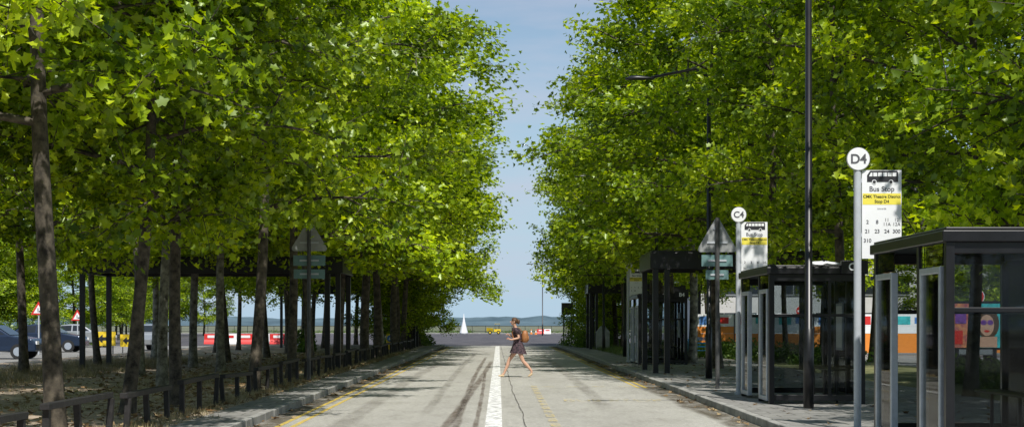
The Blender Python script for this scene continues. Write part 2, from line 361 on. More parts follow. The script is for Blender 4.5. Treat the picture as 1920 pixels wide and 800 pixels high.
def make_tree(seed, H=12.0, R=3.9, base=3.5, nl=21, nsub=7, ntw=5, nleaf=29, pale=False, spread=.175, dr=.35):
    r = random.Random(seed); wood = MB()
    ph = r.uniform(0, 6)
    def trunk(h): return Vector((.10*math.sin(h*.55+ph)+.012*h*math.cos(ph), .10*math.cos(h*.5+ph)-.10*math.cos(ph), h)) - Vector((.10*math.sin(ph), 0, 0))
    hs = [0, .12, .5, 1.2, 2, 2.8, 3.8, 5, 6.5, 8, 9.6, H*.94]
    wood.tube([trunk(h)-Vector((0, 0, .1 if h == 0 else 0)) for h in hs], [.2, .16, .13, .12, .115, .11, .1, .088, .07, .05, .032, .012], 10)
    P = []; V = []; O = []
    for i in range(nl):
        t = (i+r.uniform(-.3, .3))/nl; t = min(max(t, 0), .98)
        h = base + t*(H-base)*.92
        prof = (1-t)**.55*(.78+1.0*t)
        Lh = R*prof*r.uniform(.66, 1.16)
        az = i*2.39996 + r.uniform(-.45, .45)
        rise = (.12+.75*t)*r.uniform(.6, 1.3)
        droop = (1-t)*r.uniform(.0, dr)
        d = Vector((math.cos(az), math.sin(az), 0)); side = Vector((-d.y, d.x, 0)); sb = r.uniform(-.5, .5)
        def limb(s): return trunk(h) + d*Lh*s + side*sb*Lh*.3*s*s + Vector((0, 0, 1))*(rise*Lh*s*(1.15-.35*s) - droop*Lh*s*s*.6)
        lp = [limb(s/6) for s in range(7)]
        r0 = .06*(1-.6*t)
        wood.tube(lp, [r0*(1-.8*s/6) for s in range(7)], 5, cap=False)
        for j in range(nsub):
            s = .22+.78*(j+r.uniform(0, .6))/nsub; s = min(s, 1)
            p = limb(s)
            dd = (d*r.uniform(.2, 1) + side*r.choice((-1, 1))*r.uniform(.4, 1.1) + Vector((0, 0, r.uniform(-.4, .75)))).normalized()
            Ls = R*(.2+.15*r.random())*(1.1-.25*t)
            sp = [p + dd*Ls*q + Vector((0, 0, -.12*q*q*Ls)) for q in (0, .35, .7, 1)]
            wood.tube(sp, [.024, .018, .013, .008], 4, cap=False)
            clump = r.gauss(0, .15)
            for k in range(ntw):
                q = .25+.75*(k+r.random())/ntw; q = min(1, q)
                b0 = p+dd*Ls*q
                td = (dd*.4+Vector((r.gauss(0, 1), r.gauss(0, 1), r.gauss(.1, .6)))).normalized()
                Lt = r.uniform(.35, .95)
                wood.tube([b0, b0+td*Lt*.5+Vector((0, 0, .03)), b0+td*Lt*1.15], [.011, .008, .004], 3, cap=False)
                for _ in range(nleaf):
                    u = r.uniform(.1, 1.1)
                    P.append(b0+td*Lt*u+Vector((r.gauss(0, spread), r.gauss(0, spread), r.gauss(-.04, spread*.8))))
                    V.append(.45+clump+r.gauss(0, .2)); O.append(d)
    P = np.array([tuple(p) for p in P]); V = np.clip(np.array(V), 0, 1); O = np.array([tuple(o) for o in O])
    n = len(P)
    Nn = rng.normal(size=(n, 3))*.62 + np.array([0, 0, .75]) + O*.4
    S = rng.uniform(.085, .175, n)
    lm = leaf_mesh('plane_crown', P, Nn, S, V, [M['leaf']])
    wm = D.meshes.new('plane_wood'); wm.from_pydata(wood.v, [], wood.f); wm.materials.append(M['bark_pale'] if pale else M['bark'])
    wm.polygons.foreach_set('use_smooth', [True]*len(wood.f)); wm.update()
    return wm, lm

TREES = [make_tree(11), make_tree(23, H=12.6, R=4.1, base=3.7), make_tree(37, H=11.6, R=3.7, base=3.6), make_tree(41, H=12.8, R=4.0, base=3.8, pale=True), make_tree(59, H=12.2, R=4.2, base=3.4),
         make_tree(77, H=12, R=4.0, base=2.9, dr=.5), make_tree(83, H=10.5, R=3.6, base=1.3, dr=.55, nl=24)]
tr = random.Random(5)
def tree(x, y, s=1.0, var=None, lean=(0, 0), name='plane_tree', zs=None):
    v = TREES[var if var is not None else tr.randrange(5)]
    e = empty(name, (x, y, .1), (lean[0], lean[1], tr.uniform(0, 6.28)), (s, s, zs or s))
    if lean != (0, 0): e.rotation_mode = 'ZYX'
    for nm, me in (('trunk', v[0]), ('crown', v[1])):
        o = D.objects.new(nm, me); COL.objects.link(o); o.parent = e
    return e
for (x, y, s, lx, v) in [(-5.62, 19.6, 1.0, 0, 1), (-5.6, 23.3, .85, .06, 2), (-5.35, 25.7, .82, -.02, 0), (-5.0, 31.5, .95, .02, 1), (-7.4, 34, .95, 0.02, 3), (-7.9, 44, 1.0, .04, 3),
                      (-5.25, 39, .97, .05, 4), (-5.25, 43.3, .95, 0, 1)]:
    tree(x, y, s, var=v, lean=(0, lx), zs=s*1.03)
tree(-8.3, 14.0, .92, var=1); tree(-8.9, 7.0, .95, var=4)
# the avenue continues behind the camera
for y in range(-62, -6, 7):
    tree(-7.2, y, 1.05); tree(7.8, y, 1.05); tree(-12.5, y+3, 1.05); tree(13.0, y+3, 1.05)
y = 50
while y < 104:
    s = 1.24+.14*tr.random()
    tree(-5.0+tr.uniform(-.2, .2), y, s*1.0, zs=1.04); y += 5.6
for (x, y, s) in ((-5.6, 86, 1.0), (-5.5, 93, 1.05), (-5.4, 99.5, 1.0), (-6.6, 103, .95), (7.0, 88, 1.0), (6.6, 95, 1.0), (6.9, 101.5, 1.05)): tree(x, y, s*.82, var=6, zs=s*.75)
for row, (x, y0) in enumerate(((-9.6, 33), (-13.4, 28.5))):
    y = y0
    while y < 108:
        tree(x+tr.uniform(-.4, .4), y+tr.uniform(-.6, .6), tr.uniform(.9, 1.05), lean=(tr.uniform(-.03, .03), tr.uniform(-.04, .04))); y += 7.6
tree(-10.2, 22.5, .95, var=0)
for (x, y, s, v) in [(9.6, 17.5, 1.0, 5), (9.4, 23.5, 1.0, 5), (9.0, 29.5, 1.0, 4), (7.9, 36, 1.0, 0), (7.2, 41.8, 1.08, 5)]: tree(x, y, s, var=v)
y = 48
while y < 106:
    tree(6.9+tr.uniform(-.3, .2), y, 1.12+.1*tr.random(), zs=1.05); y += 5.8
y = 26
while y < 108:
    xx = 13.2+tr.uniform(-.4, .4); ss = tr.uniform(.95, 1.12)
    if not 34 < y < 45: tree(xx, y+tr.uniform(-.6, .6), ss)
    y += 7.4
dt = empty('distant_trees')
for (x0, x1, y0, y1, n) in ((-75, -30, 92, 150, 30), (26, 75, 90, 150, 28), (-110, -34, 150, 210, 30), (30, 110, 150, 210, 24), (-60, 60, -110, -75, 16)):
    for i in range(n):
        v = TREES[tr.randrange(5)]; s = tr.uniform(.8, 1.15)
        xx, yy, rz = tr.uniform(x0, x1), tr.uniform(y0, y1), tr.uniform(0, 6)
        for nm, me in (('trunk', v[0]), ('crown', v[1])):
            o = D.objects.new('distant_'+nm, me); COL.objects.link(o); o.parent = dt; o.location = (xx, yy, -1.0); o.rotation_euler = (0, 0, rz); o.scale = (s*1.2, s*1.2, s*.85)

def bush(name, x0, x1, y0, y1, h, n, z0=.1):
    P = []; V = []
    nb = max(3, int((x1-x0)*(y1-y0)/1.2)); cs = [(random.uniform(x0, x1), random.uniform(y0, y1), random.uniform(.4, 1)*h) for _ in range(nb)]
    for _ in range(n):
        cx, cy, ch = random.choice(cs)
        u = Vector((random.gauss(0, 1), random.gauss(0, 1), abs(random.gauss(0, 1)))).normalized()*random.uniform(.6, 1.05)
        P.append((cx+u.x*.8*(x1-x0 > 1.2 and 1 or .5), cy+u.y*.8, z0+u.z*ch)); V.append(random.random())
    P = np.array(P); k = len(P)
    me = leaf_mesh(name, P, rng.normal(size=(k, 3))*.8+np.array([0, 0, .5]), rng.uniform(.06, .14, k), np.array(V), [M['leaf_bush']])
    o = D.objects.new(name, me); COL.objects.link(o); return o
bush('shrub', 4.6, 6.8, 88, 100, 1.5, 9000)
bush('shrub', 9.6, 12.6, 52, 70, .8, 9000)
bush('shrub', 7.8, 10.6, 62, 84, .7, 8000)
bush('hedge', 10.4, 12.6, 24, 40, .7, 9000)
bush('shrub', -6.8, -4.8, 92, 102, 1.3, 6000)
bush('shrub', -10.3, -9.2, 74, 76, 1.4, 1500)
bush('hedge', -31, -27, 86, 104, 2.2, 9000)
bush('hedge', -40, 60, 229, 232, 1.0, 16000, -.1)

P = []; V = []
for _ in range(5200):
    P.append((-4.3-abs(random.gauss(0, 4.0)), random.uniform(13, 70), .15+random.uniform(0, .02))); V.append(random.random())
for _ in range(500):
    P.append((random.choice((random.gauss(-3.5, .12), random.gauss(3.7, .12), random.uniform(4.1, 8.5))), random.uniform(16, 60), .02)); V.append(random.random())
P = np.array(P); P[P[:, 0] > 3.97, 2] = .13
me = leaf_mesh('fallen_leaves', P, rng.normal(size=(len(P), 3))*.25+np.array([0, 0, 1]), rng.uniform(.05, .13, len(P)), np.array(V), [M['leaf_dry']])
o = D.objects.new('fallen_leaves', me); COL.objects.link(o)
def grass(name, n, fn, h, m):
    b = MB()
    for _ in range(n):
        cx, cy = fn()
        for k in range(9):
            x = cx+random.gauss(0, .07); y = cy+random.gauss(0, .07); a = random.uniform(0, 3.14); w = .006; hh = h*random.uniform(.4, 1.1)
            lx, ly = random.gauss(0, .08), random.gauss(0, .08)
            b.add([(x-w*math.cos(a), y-w*math.sin(a), .1), (x+w*math.cos(a), y+w*math.sin(a), .1), (x+lx*h*4, y+ly*h*4, .1+hh)], [(0, 1, 2)])
    return b.obj(name, [m])
M['straw'] = mat('straw_grass', (0.2, 0.17, 0.07), .9, var=.4, scale=1.2, col2=(0.42, 0.36, 0.2))
M['green_grass'] = mat('green_grass', (0.07, 0.13, 0.02), .9, var=.4, scale=1.2, col2=(0.2, 0.27, 0.06))
grass('dry_grass', 1500, lambda: (random.gauss(-4.73, .16), random.uniform(14, 80)), .14, M['straw'])
grass('dry_grass', 2600, lambda: (random.uniform(-15, -10.5), random.uniform(26, 60)), .22, M['straw'])
grass('dry_grass', 900, lambda: (random.uniform(-9, -4.9), random.uniform(22, 85)), .12, M['straw'])
grass('grass', 2500, lambda: (random.uniform(5.2, 9.5), random.uniform(66, 100)), .25, M['green_grass'])

# ------------------------------------------------------------------ knee-rail fence
def rail(y0, y1, x=-4.73, gh=.115):
    e = empty('knee_rail_fence', (x, y0, gh)); b = MB(); L = y1-y0
    top = .53+random.uniform(-.03, .03); t2 = top+random.uniform(-.05, .03)
    for i in range(3):
        yy = .1+(L-.2)*i/2; ln = random.uniform(-.05, .05); hh = top+(t2-top)*i/2
        b.loft([[(-.035, yy-.04, -.1), (.035, yy-.04, -.1), (.035, yy+.04, -.1), (-.035, yy+.04, -.1)],
                [(-.035+ln, yy-.04, hh-.07), (.035+ln, yy-.04, hh-.07), (.035+ln, yy+.04, hh-.07), (-.035+ln, yy+.04, hh-.07)]])
    b.obj('posts', [M['black_matt']], e, bevel=.004)
    b = MB()
    b.loft([[(-.05, 0, top-.068), (.05, 0, top-.068), (.05, 0, top), (-.05, 0, top)],
            [(-.05, L, t2-.068), (.05, L, t2-.068), (.05, L, t2), (-.05, L, t2)]])
    b.obj('top_rail', [M['black_matt']], e, bevel=.006)
for y0, y1 in [(12.4, 15.4), (16.1, 18.8), (19.5, 22.2), (23, 25.9), (26.5, 29.5)]: rail(y0, y1)
y = 30.3
while y < 86:
    rail(y, y+2.9, -4.73+random.uniform(-.04, .04)); y += 3.5

# ------------------------------------------------------------------ bus stops
def bus_icon(b, x, y, z, w):
    h = w*.36
    b.plate([(x-w/2, z-h/2), (x+w/2, z-h/2), (x+w/2, z+h*.35), (x+w/2-.03*w, z+h/2), (x-w/2+.1*w, z+h/2), (x-w/2, z+h*.1)], y, .003, 1)
    for k in range(5):
        xa = x-w*.3+k*w*.155
        b.box(xa, xa+w*.125, y-.002, y-.0005, z+h*.0, z+h*.34, 2)
    b.add([(x-w*.44, y-.0015, z), (x-w*.33, y-.0015, z), (x-w*.33, y-.0015, z+h*.34), (x-w*.38, y-.0015, z+h*.34)], [(0, 1, 2, 3)], 2)
    for xa in (x-w*.27, x+w*.27):
        b.disc(xa, y-.003, z-h*.5, w*.075, 20, 2, .002); b.disc(xa, y-.005, z-h*.5, w*.052, 20, 1, .0015)

def bus_stop(x, y, code, rows):
    e = empty('bus_stop_sign', (x, y, .118))
    b = MB(); b.tube([(0, 0, -.05), (0, 0, 3.38)], .048, 20); b.tube([(0, 0, 0), (0, 0, .05)], .075, 20)
    b.obj('pole', [M['pole_grey']], e)
    b = MB(); b.disc(0, -.056, 3.50, .143, 48, 0, .03)
    b.obj('stop_letter_disc', [M['sign_white']], e, bevel=.003)
    b = MB(); b.disc(0, -.050, 3.50, .15, 48, 0, .022); b.obj('disc_rim', [M['ink_light']], e)
    text(code, 0, -.0585, 3.495, .17, M['ink_grey'], e, bold=.004)
    b = MB(); b.box(.055, .565, -.015, .015, 2.22, 3.36, 0)
    b.add([(.062, -.0165, 2.915), (.558, -.0165, 2.915), (.558, -.0165, 3.06), (.062, -.0165, 3.06)], [(0, 1, 2, 3)], 3)
    bus_icon(b, .32, -.0185, 3.28, .40)
    for zz in (2.5, 3.2): b.box(.03, .056, -.012, .012, zz, zz+.05, 4)
    b.obj('flag_panel', [M['sign_white'], M['ink'], M['sign_white'], M['sign_yellow'], M['pole_grey']], e)
    yy = -.0175
    text('Bus Stop', .31, yy, 3.115, .092, M['ink_grey'], e, bold=.001)
    text('CMK Theatre District', .31, yy-.001, 3.018, .054, M['ink'], e, bold=.0008)
    text('Stop '+code, .31, yy-.001, 2.955, .056, M['ink'], e, bold=.0008)
    text('towards', .31, yy, 2.865, .035, M['ink_light'], e)
    z = 2.69
    for r_ in rows:
        for i, s in enumerate(r_):
            if '/' in s:
                a, c = s.split('/'); text(a, .125+i*.125, yy, z+.028, .06, M['ink_grey'], e); text(c, .125+i*.125, yy, z-.028, .06, M['ink_grey'], e)
            elif s: text(s, .125+i*.125, yy, z, .068, M['ink_grey'], e, bold=.001)
        z -= .12
bus_stop(4.64, 20.0, 'D4', [['2', '8', '11/11A', '12/12A'], ['21', '23', '24', '300'], ['310']])
bus_stop(4.68, 30.2, 'C4', [['', '', '', ''], ['2', '3', '4', '14'], ['31']])
bus_stop(4.70, 56.2, 'B4', [['1', '5', '6', '7'], ['9', '33']])

# ------------------------------------------------------------------ shelters
def shelter(x, y0, code):
    W, Lh, H = 1.62, 3.0, 2.25
    e = empty('bus_shelter', (x, y0, .118)); b = MB()
    b.box(-.06, W+.06, -.08, Lh+.08, H-.02, H+.10)
    b.box(-.02, W+.02, -.04, Lh+.04, H+.10, H+.135)
    b.obj('roof', [M['black']], e, bevel=.012)
    b = MB(); ps = .045
    for px in (0.03, W-.03):
        for py in (.0, 1.05, 2.0, Lh):
            if px < 1 and py == 2.0: continue
            b.box(px-ps, px+ps, py-ps, py+ps, 0, H-.02)
    for py in (0, Lh):
        b.box(.075, W-.075, py-.025, py+.025, .06, .16); b.box(.075, W-.075, py-.03, py+.03, 1.50, 1.55); b.box(.075, W-.075, py-.03, py+.03, H-.14, H-.02)
        if py == 0: b.box(W*.62, W*.62+.05, py-.022, py+.022, .16, H-.14)
    b.box(W-.055, W-.005, .046, Lh-.046, .06, .14); b.box(W-.055, W-.005, .046, Lh-.046, 1.5, 1.55); b.box(W-.055, W-.005, .046, Lh-.046, H-.1, H-.02)
    b.obj('frame', [M['black']], e, bevel=.005)
    b = MB()
    for py in (0, Lh):
        b.box(.076, W-.076, py-.006, py+.006, .161, 1.499); b.box(.076, W-.076, py-.006, py+.006, 1.551, H-.141)
    b.box(W-.036, W-.024, .047, Lh-.047, .141, 1.499); b.box(W-.036, W-.024, .047, Lh-.047, 1.551, H-.101)
    b.obj('glazing', [M['glass_dark']], e)
    b = MB(); g = MB()
    for (a, c) in ((.12, .92), (2.12, 2.90)):
        z0, z1 = .05, 1.98; t = .065
        b.box(-.035, .045, a, a+t, z0, z1); b.box(-.035, .045, c-t, c, z0, z1)
        b.box(-.034, .044, a+t, c-t, z0, z0+.08); b.box(-.034, .044, a+t, c-t, z1-.07, z1)
        g.box(-.004, .008, a+t, c-t, z0+.08, z1-.07)
        g.box(-.004, .008, a, c, z1+.01, H-.03)
    b.obj('panel_frames', [M['alu']], e, bevel=.008); g.obj('panel_glass', [M['glass']], e)
    b = MB(); b.box(W-.5, W-.2, .3, Lh-.3, .56, .59)
    for py in (.5, 1.5, 2.5): b.box(W-.37, W-.33, py-.02, py+.02, 0, .56)
    b.obj('perch_seat', [M['black']], e, bevel=.008)
    b = MB(); b.box(W-.09, W-.062, 1.25, 1.8, .9, 1.75, 0); b.box(W-.094, W-.0905, 1.3, 1.75, .95, 1.7, 1)
    b.obj('timetable_case', [M['alu'], M['sign_white']], e)
    b = MB(); b.box(1.2, 1.66, -.15, -.085, H-.02, H+.21); b.obj('stop_letter_box', [M['black']], e, bevel=.008)
    text(code, 1.43, -.1525, H+.095, .18, M['sign_white'], e, bold=.003)
for yy, c in ((16.1, 'D4'), (26.6, 'C4'), (52.1, 'B4')): shelter(4.66 if yy < 50 else 4.72, yy, c)
b = MB(); rings = []
for i in range(7):
    t = i/6; z = t*.09; rr = .2*math.sin(math.pi*(.15+.8*t)); rings.append([(rr*math.cos(a)*1.25*(1+.25*math.sin(3*a+i)), rr*math.sin(a)*(1+.2*math.cos(4*a+i)), z+.015*math.sin(5*a+i)) for a in [2*math.pi*k/14 for k in range(14)]])
b.loft(rings); b.obj('plastic_bag', [M['bag']], loc=(5.75, 27.4, 2.51), smooth=True)

# ------------------------------------------------------------------ porte cocheres
def porte(x0, x1, y0, y1, H=3.48):
    e = empty('porte_cochere', (x0, y0, .115)); W = x1-x0; L = y1-y0; b = MB()
    H -= .115
    for yy in (0, L):
        b.box(0, W, yy-.06, yy+.06, H-.46, H)
    b.box(-.05, .07, -.055, L+.055, H-.45, H-.01); b.box(W-.07, W+.05, -.055, L+.055, H-.45, H-.01)
    n = int(W/1.2)
    for i in range(1, n): b.box(i*W/n-.03, i*W/n+.03, .061, L-.061, H-.3, H-.05)
    b.obj('roof_beams', [M['black']], e, bevel=.01)
    b = MB(); b.box(-.02, W+.02, -.03, L+.03, H+.002, H+.05); b.obj('roof_sheet', [M['black']], e)
    b = MB()
    for xx in (.1, W-.1, W-.42 if x0 < 0 else .42):
        for yy in (0, L): b.box(xx-.075, xx+.075, yy-.075, yy+.075, -.05, H-.461)
    b.obj('columns', [M['black']], e, bevel=.008)
porte(-12.75, -4.78, 47, 50.2)
porte(-12.6, -4.75, 89, 92.2, 3.7)
porte(4.28, 9.2, 43.2, 46.4)
porte(4.9, 11, 84, 87, 3.6)

# ------------------------------------------------------------------ street lamps
def lamp(x, y, arm=-1.75, H=7.9):
    e = empty('street_lamp', (x, y, .11)); b = MB()
    b.tube([(0, 0, -.05), (0, 0, 1.3), (0, 0, 1.32), (0, 0, H-.5)], [.085, .085, .062, .05], 14)
    s = 1 if arm > 0 else -1
    b.tube([(0, 0, H-.5), (s*.08, 0, H-.25), (s*.35, 0, H-.1), (arm+s*-.3, 0, H-.32)], [.05, .045, .038, .032], 12)
    b.obj('column', [M['black']], e, smooth=True)
    b = MB(); rings = []
    for t, w, hh, dz in ((-.38, .04, .035, 0), (-.2, .09, .06, .01), (.05, .13, .085, .015), (.25, .12, .07, .005), (.36, .05, .03, -.01)):
        cx = arm + s*t; cz = H-.36+dz
        rings.append([(cx, w*math.cos(a), cz+hh*(math.sin(a) if math.sin(a) > 0 else math.sin(a)*.45)) for a in [2*math.pi*k/16 for k in range(16)]])
    b.loft(rings); b.obj('lantern', [M['black']], e, smooth=True)
for yy in (25.2, 39, 52, 65, 78, 91): lamp(5.05 if yy < 30 else 5.3, yy)
lamp(5.3, 187, -1.6, 8.9)

# ------------------------------------------------------------------ signs seen from behind
def sign_back(x, y, H=3.8, w=.9, plates=((2.72, .24, .66), (2.42, .2, .48)), name='warning_sign'):
    e = empty(name, (x, y, .115)); b = MB()
    b.tube([(0, 0, -.05), (0, 0, H-.05)], .045, 14); b.obj('post', [M['dark_post']], e)
    h = w*.866; z0 = H-h
    def tri(k):
        r = .06*k; pts = []
        for (cx, cz, a0) in ((w/2-r*1.7, z0+r, -90), (0, H-2*r, 30), (-w/2+r*1.7, z0+r, 150)):
            for q in range(5): a = math.radians(a0+q*30); pts.append((cx+r*math.cos(a), cz+r*math.sin(a)))
        return pts
    b = MB(); b.plate(tri(1), .05, .012, 0)
    b.box(-.02-w*.22, .02+w*.22, .03, .049, z0+.18, z0+.22, 1); b.box(-.08, .08, .03, .049, z0+.48, z0+.52, 1)
    b.obj('triangle_plate', [M['sign_back'], M['pole_grey']], e)
    b = MB()
    for (z, hh, ww) in plates:
        b.box(-ww/2, ww/2, .05, .062, z-hh/2, z+hh/2, 0); b.box(-ww*.3, ww*.3, .032, .049, z-.02, z+.02, 1)
    b.obj('supplementary_plates', [M['sign_teal'], M['pole_grey']], e)
sign_back(4.64, 32.8, 3.68)
sign_back(-4.5, 36.7, 3.9, .92, ((2.88, .25, .76), (2.56, .22, .74)))

def no_entry(x, y, z):
    e = empty('no_entry_sign', (x, y, 0)); b = MB(); b.tube([(0, 0, 0), (0, 0, z+.3)], .035, 12); b.obj('post', [M['pole_grey']], e)
    b = MB(); b.disc(0, -.06, z, .31, 40, 0, .012); b.disc(0, -.064, z, .285, 40, 1, .003); b.box(-.2, .2, -.068, -.0645, z-.05, z+.05, 0)
    b.obj('disc', [M['sign_white'], M['red']], e)
no_entry(19.15, 62, 2.58); no_entry(17.0, 87, 2.2)
def tri_sign(x, y, z, w=.75):
    e = empty('road_works_sign', (x, y, 0)); b = MB(); b.tube([(0, 0, 0), (0, 0, z+.2)], .035, 10); b.obj('post', [M['pole_grey']], e)
    b = MB(); h = w*.866
    b.plate([(-w/2, z-h/2), (w/2, z-h/2), (0, z+h/2)], -.06, .012, 0)
    b.plate([(-w*.32, z-h*.38), (w*.32, z-h*.38), (0, z+h*.24)], -.064, .003, 1)
    b.box(-.04, .0, -.068, -.0645, z-.2, z, 2); b.box(.02, .13, -.068, -.0645, z-.2, z-.13, 2)
    b.obj('triangle', [M['red'], M['sign_white'], M['ink']], e)
tri_sign(-22.3, 75, 2.25); tri_sign(-24.5, 90, 2.0)

e = empty('keep_left_bollard', (-5.75, 82, .115)); b = MB()
b.box(-.2, .2, -.1, .1, 0, .85, 0); b.obj('body', [M['machine']], e, bevel=.04)
b = MB(); b.disc(0, -.108, .6, .17, 32, 0, .006)
b.obj('blue_disc', [M['blue']], e)
b = MB(); b.plate([(-.02, .68), (-.09, .52), (.07, .52)][::-1], -.112, .003); b.plate([(0.06, .7), (.10, .66), (.0, .56), (-.04, .6)], -.1125, .003); b.obj('arrow', [M['sign_white']], e)

e = empty('blue_bench', (7.1, 54, .118)); b = MB(); r = .022
for yy in (0, .45):
    b.tube([(-.42, yy, 0), (-.42, yy, .42), (-.38, yy, .44)], r, 8); b.tube([(.42, yy, 0), (.42, yy, .44)], r, 8)
b.tube([(.42, .45, .4), (.46, .47, .85), (.42, .47, .88), (-.3, .47, .88)], r, 8)
b.tube([(-.42, .45, .4), (-.42, .47, .85)], r, 8)
for k in range(6): b.box(-.42, .44, .0+k*.08, .05+k*.08, .43, .455)
for k in range(3): b.box(-.42, .43, .46, .475, .55+k*.12, .6+k*.12)
b.obj('frame_and_slats', [M['bench_blue']], e, bevel=.004)

# ------------------------------------------------------------------ advert panels, hoarding, building
e = empty('advertising_panel', (13.9, 45, 0.0)); b = MB()
b.box(-.75, .75, 0, .12, .75, 2.15, 0); b.box(-.6, -.5, .02, .1, 0, .75, 0); b.box(.5, .6, .02, .1, 0, .75, 0)
b.box(-.70, -.22, -.006, -.001, .8, 2.08, 1); b.box(-.12, .70, -.006, -.001, .8, 2.08, 2)
b.box(-.62, -.3, -.012, -.0065, 1.5, 1.9, 3); b.box(-.66, -.4, -.012, -.0065, .9, 1.3, 4)
b.obj('case', [M['black'], M['pink'], M['teal'], M['purple'], M['red']], e)
b = MB()
def ell(cx, cz, rx, rz, y, mi, n=28): b.plate([(cx+rx*math.cos(2*math.pi*k/n), cz+rz*math.sin(2*math.pi*k/n)) for k in range(n)], y, .002, mi)
ell(.33, 1.5, .33, .45, -.009, 1); ell(.3, 1.45, .21, .31, -.0115, 0)
ell(.21, 1.53, .09, .075, -.014, 2); ell(.40, 1.53, .09, .075, -.014, 2); ell(.3, 1.28, .08, .035, -.014, 3); b.box(.1, .6, -.0115, -.0095, .81, 1.12, 0)
b.obj('portrait_print', [M['skin'], M['hair'], M['purple'], M['red']], e)

e = empty('hoarding', (9.4, 74, 0)); b = MB()
for k in range(9):
    x = k*1.9; b.box(x, x+1.85, 0, .05, .1, 1.02, 1); b.box(x, x+1.85, 0, .05, 1.03, 1.36, 0 if k % 3 else 1); b.box(x, x+1.85, 0, .05, 1.365, 1.95, 0)
    b.box(x+1.86, x+1.9, -.02, .07, 0, 2.0, 2)
    c = 3+k % 3
    b.box(x+.2, x+.8, -.008, -.002, 1.45, 1.85, c); b.box(x+1.0, x+1.6, -.008, -.002, 1.5, 1.8, 3+(k+1) % 3)
b.obj('panels', [M['sign_white'], M['orange'], M['black'], M['print_blue'], M['red'], M['teal']], e)

def building(x0, x1, y0, y1, H, name='white_building'):
    e = empty(name, (x0, y0, 0)); W = x1-x0; L = y1-y0; b = MB()
    b.box(0, W, 0, L, 0, H, 0); b.box(-.2, W+.2, -.2, L+.2, H, H+.35, 0)
    b.obj('walls', [M['wall']], e)
    g = MB(); fr = MB(); z = .9
    while z+1.6 < H:
        x = 1
        while x+2 < W:
            g.box(x, x+1.8, -.03, -.004, z, z+1.4); fr.box(x-.06, x+1.86, -.09, -.031, z-.1, z-.03); fr.box(x+.88, x+.93, -.05, -.031, z, z+1.4); x += 2.6
        z += 2.8
    g.obj('windows', [M['car_glass']], e); fr.obj('sills', [M['sign_back']], e)
building(15, 52, 116, 133, 6.4)

# ------------------------------------------------------------------ vehicles & works
def car(x, y, rot, m, van=False):
    e = empty('parked_car' if not van else 'parked_van', (x, y, 0), (0, 0, rot)); b = MB()
    if van: prof = [(-2.4, .35), (-2.45, .9), (-2.4, 2.0), (-2.2, 2.1), (1.0, 2.1), (1.5, 1.95), (2.0, 1.25), (2.5, 1.05), (2.6, .6), (2.5, .35)]
    else: prof = [(-2.1, .32), (-2.15, .6), (-2.1, .92), (-1.95, .98), (-1.55, 1.05), (-1.05, 1.4), (-.4, 1.47), (.3, 1.43), (1.0, 1.0), (1.9, .85), (2.1, .65), (2.1, .32)]
    def ins(z): return .86 if z < 1.0 else .86-(z-1.0)*.38*(0.35 if van else 1)
    rings = []
    for s in (-1, 1): rings.append([(px, s*ins(pz), pz) for px, pz in prof])
    b.loft(rings, 0); b.obj('body', [m], e, bevel=.05)
    g = MB()
    for s in (-1, 1):
        if van: qs = [[(.9, 1.3), (1.7, 1.3), (1.35, 1.85), (.9, 1.9)]]
        else: qs = [[(-1.4, 1.03), (-.35, 1.03), (-.35, 1.39), (-.98, 1.36)], [(-.27, 1.03), (.8, 1.03), (.25, 1.36), (-.27, 1.39)]]
        for q in qs:
            vs = [(px, s*(ins(pz)+.012), pz) for px, pz in q]
            g.add(vs, [(0, 1, 2, 3) if s < 0 else (3, 2, 1, 0)])
    if not van:
        g.add([(.99, -.78, 1.03), (.99, .78, 1.03), (.36, .66, 1.42), (.36, -.66, 1.42)], [(0, 1, 2, 3)])
        g.add([(-1.58, -.78, 1.06), (-1.58, .78, 1.06), (-1.1, .66, 1.39), (-1.1, -.66, 1.39)], [(3, 2, 1, 0)])
    else: g.add([(1.98, -.75, 1.32), (1.98, .75, 1.32), (1.56, .72, 1.92), (1.56, -.72, 1.92)], [(0, 1, 2, 3)])
    g.obj('windows', [M['car_glass']], e)
    w = MB()
    for px in (-1.3, 1.35):
        for s in (-1, 1):
            w.tube([(px, s*.68, .32), (px, s*.89, .32)], .32, 20, 0); w.tube([(px, s*.885, .32), (px, s*.9, .32)], .19, 14, 1)
    w.obj('wheels', [M['tyre'], M['alu']], e)
    l = MB()
    for s in (-.62, .62): l.box(2.07, 2.13, s-.15, s+.15, .62, .76, 0); l.box(-2.16, -2.1, s-.13, s+.13, .66, .86, 1)
    l.obj('lights', [M['sign_white'], M['red']], e)
car(-21.6, 66, 0, M['car_blue']); car(-19.5, 88, 1.5, M['car_silver']); car(-24, 82, 0.05, M['car_blue'])
car(-26.5, 98, 0, M['car_silver']); car(17.8, 60, 1.57, M['car_silver']); car(16.8, 92, 0, M['car_white'], True); car(22, 70, 0, M['car_red'])

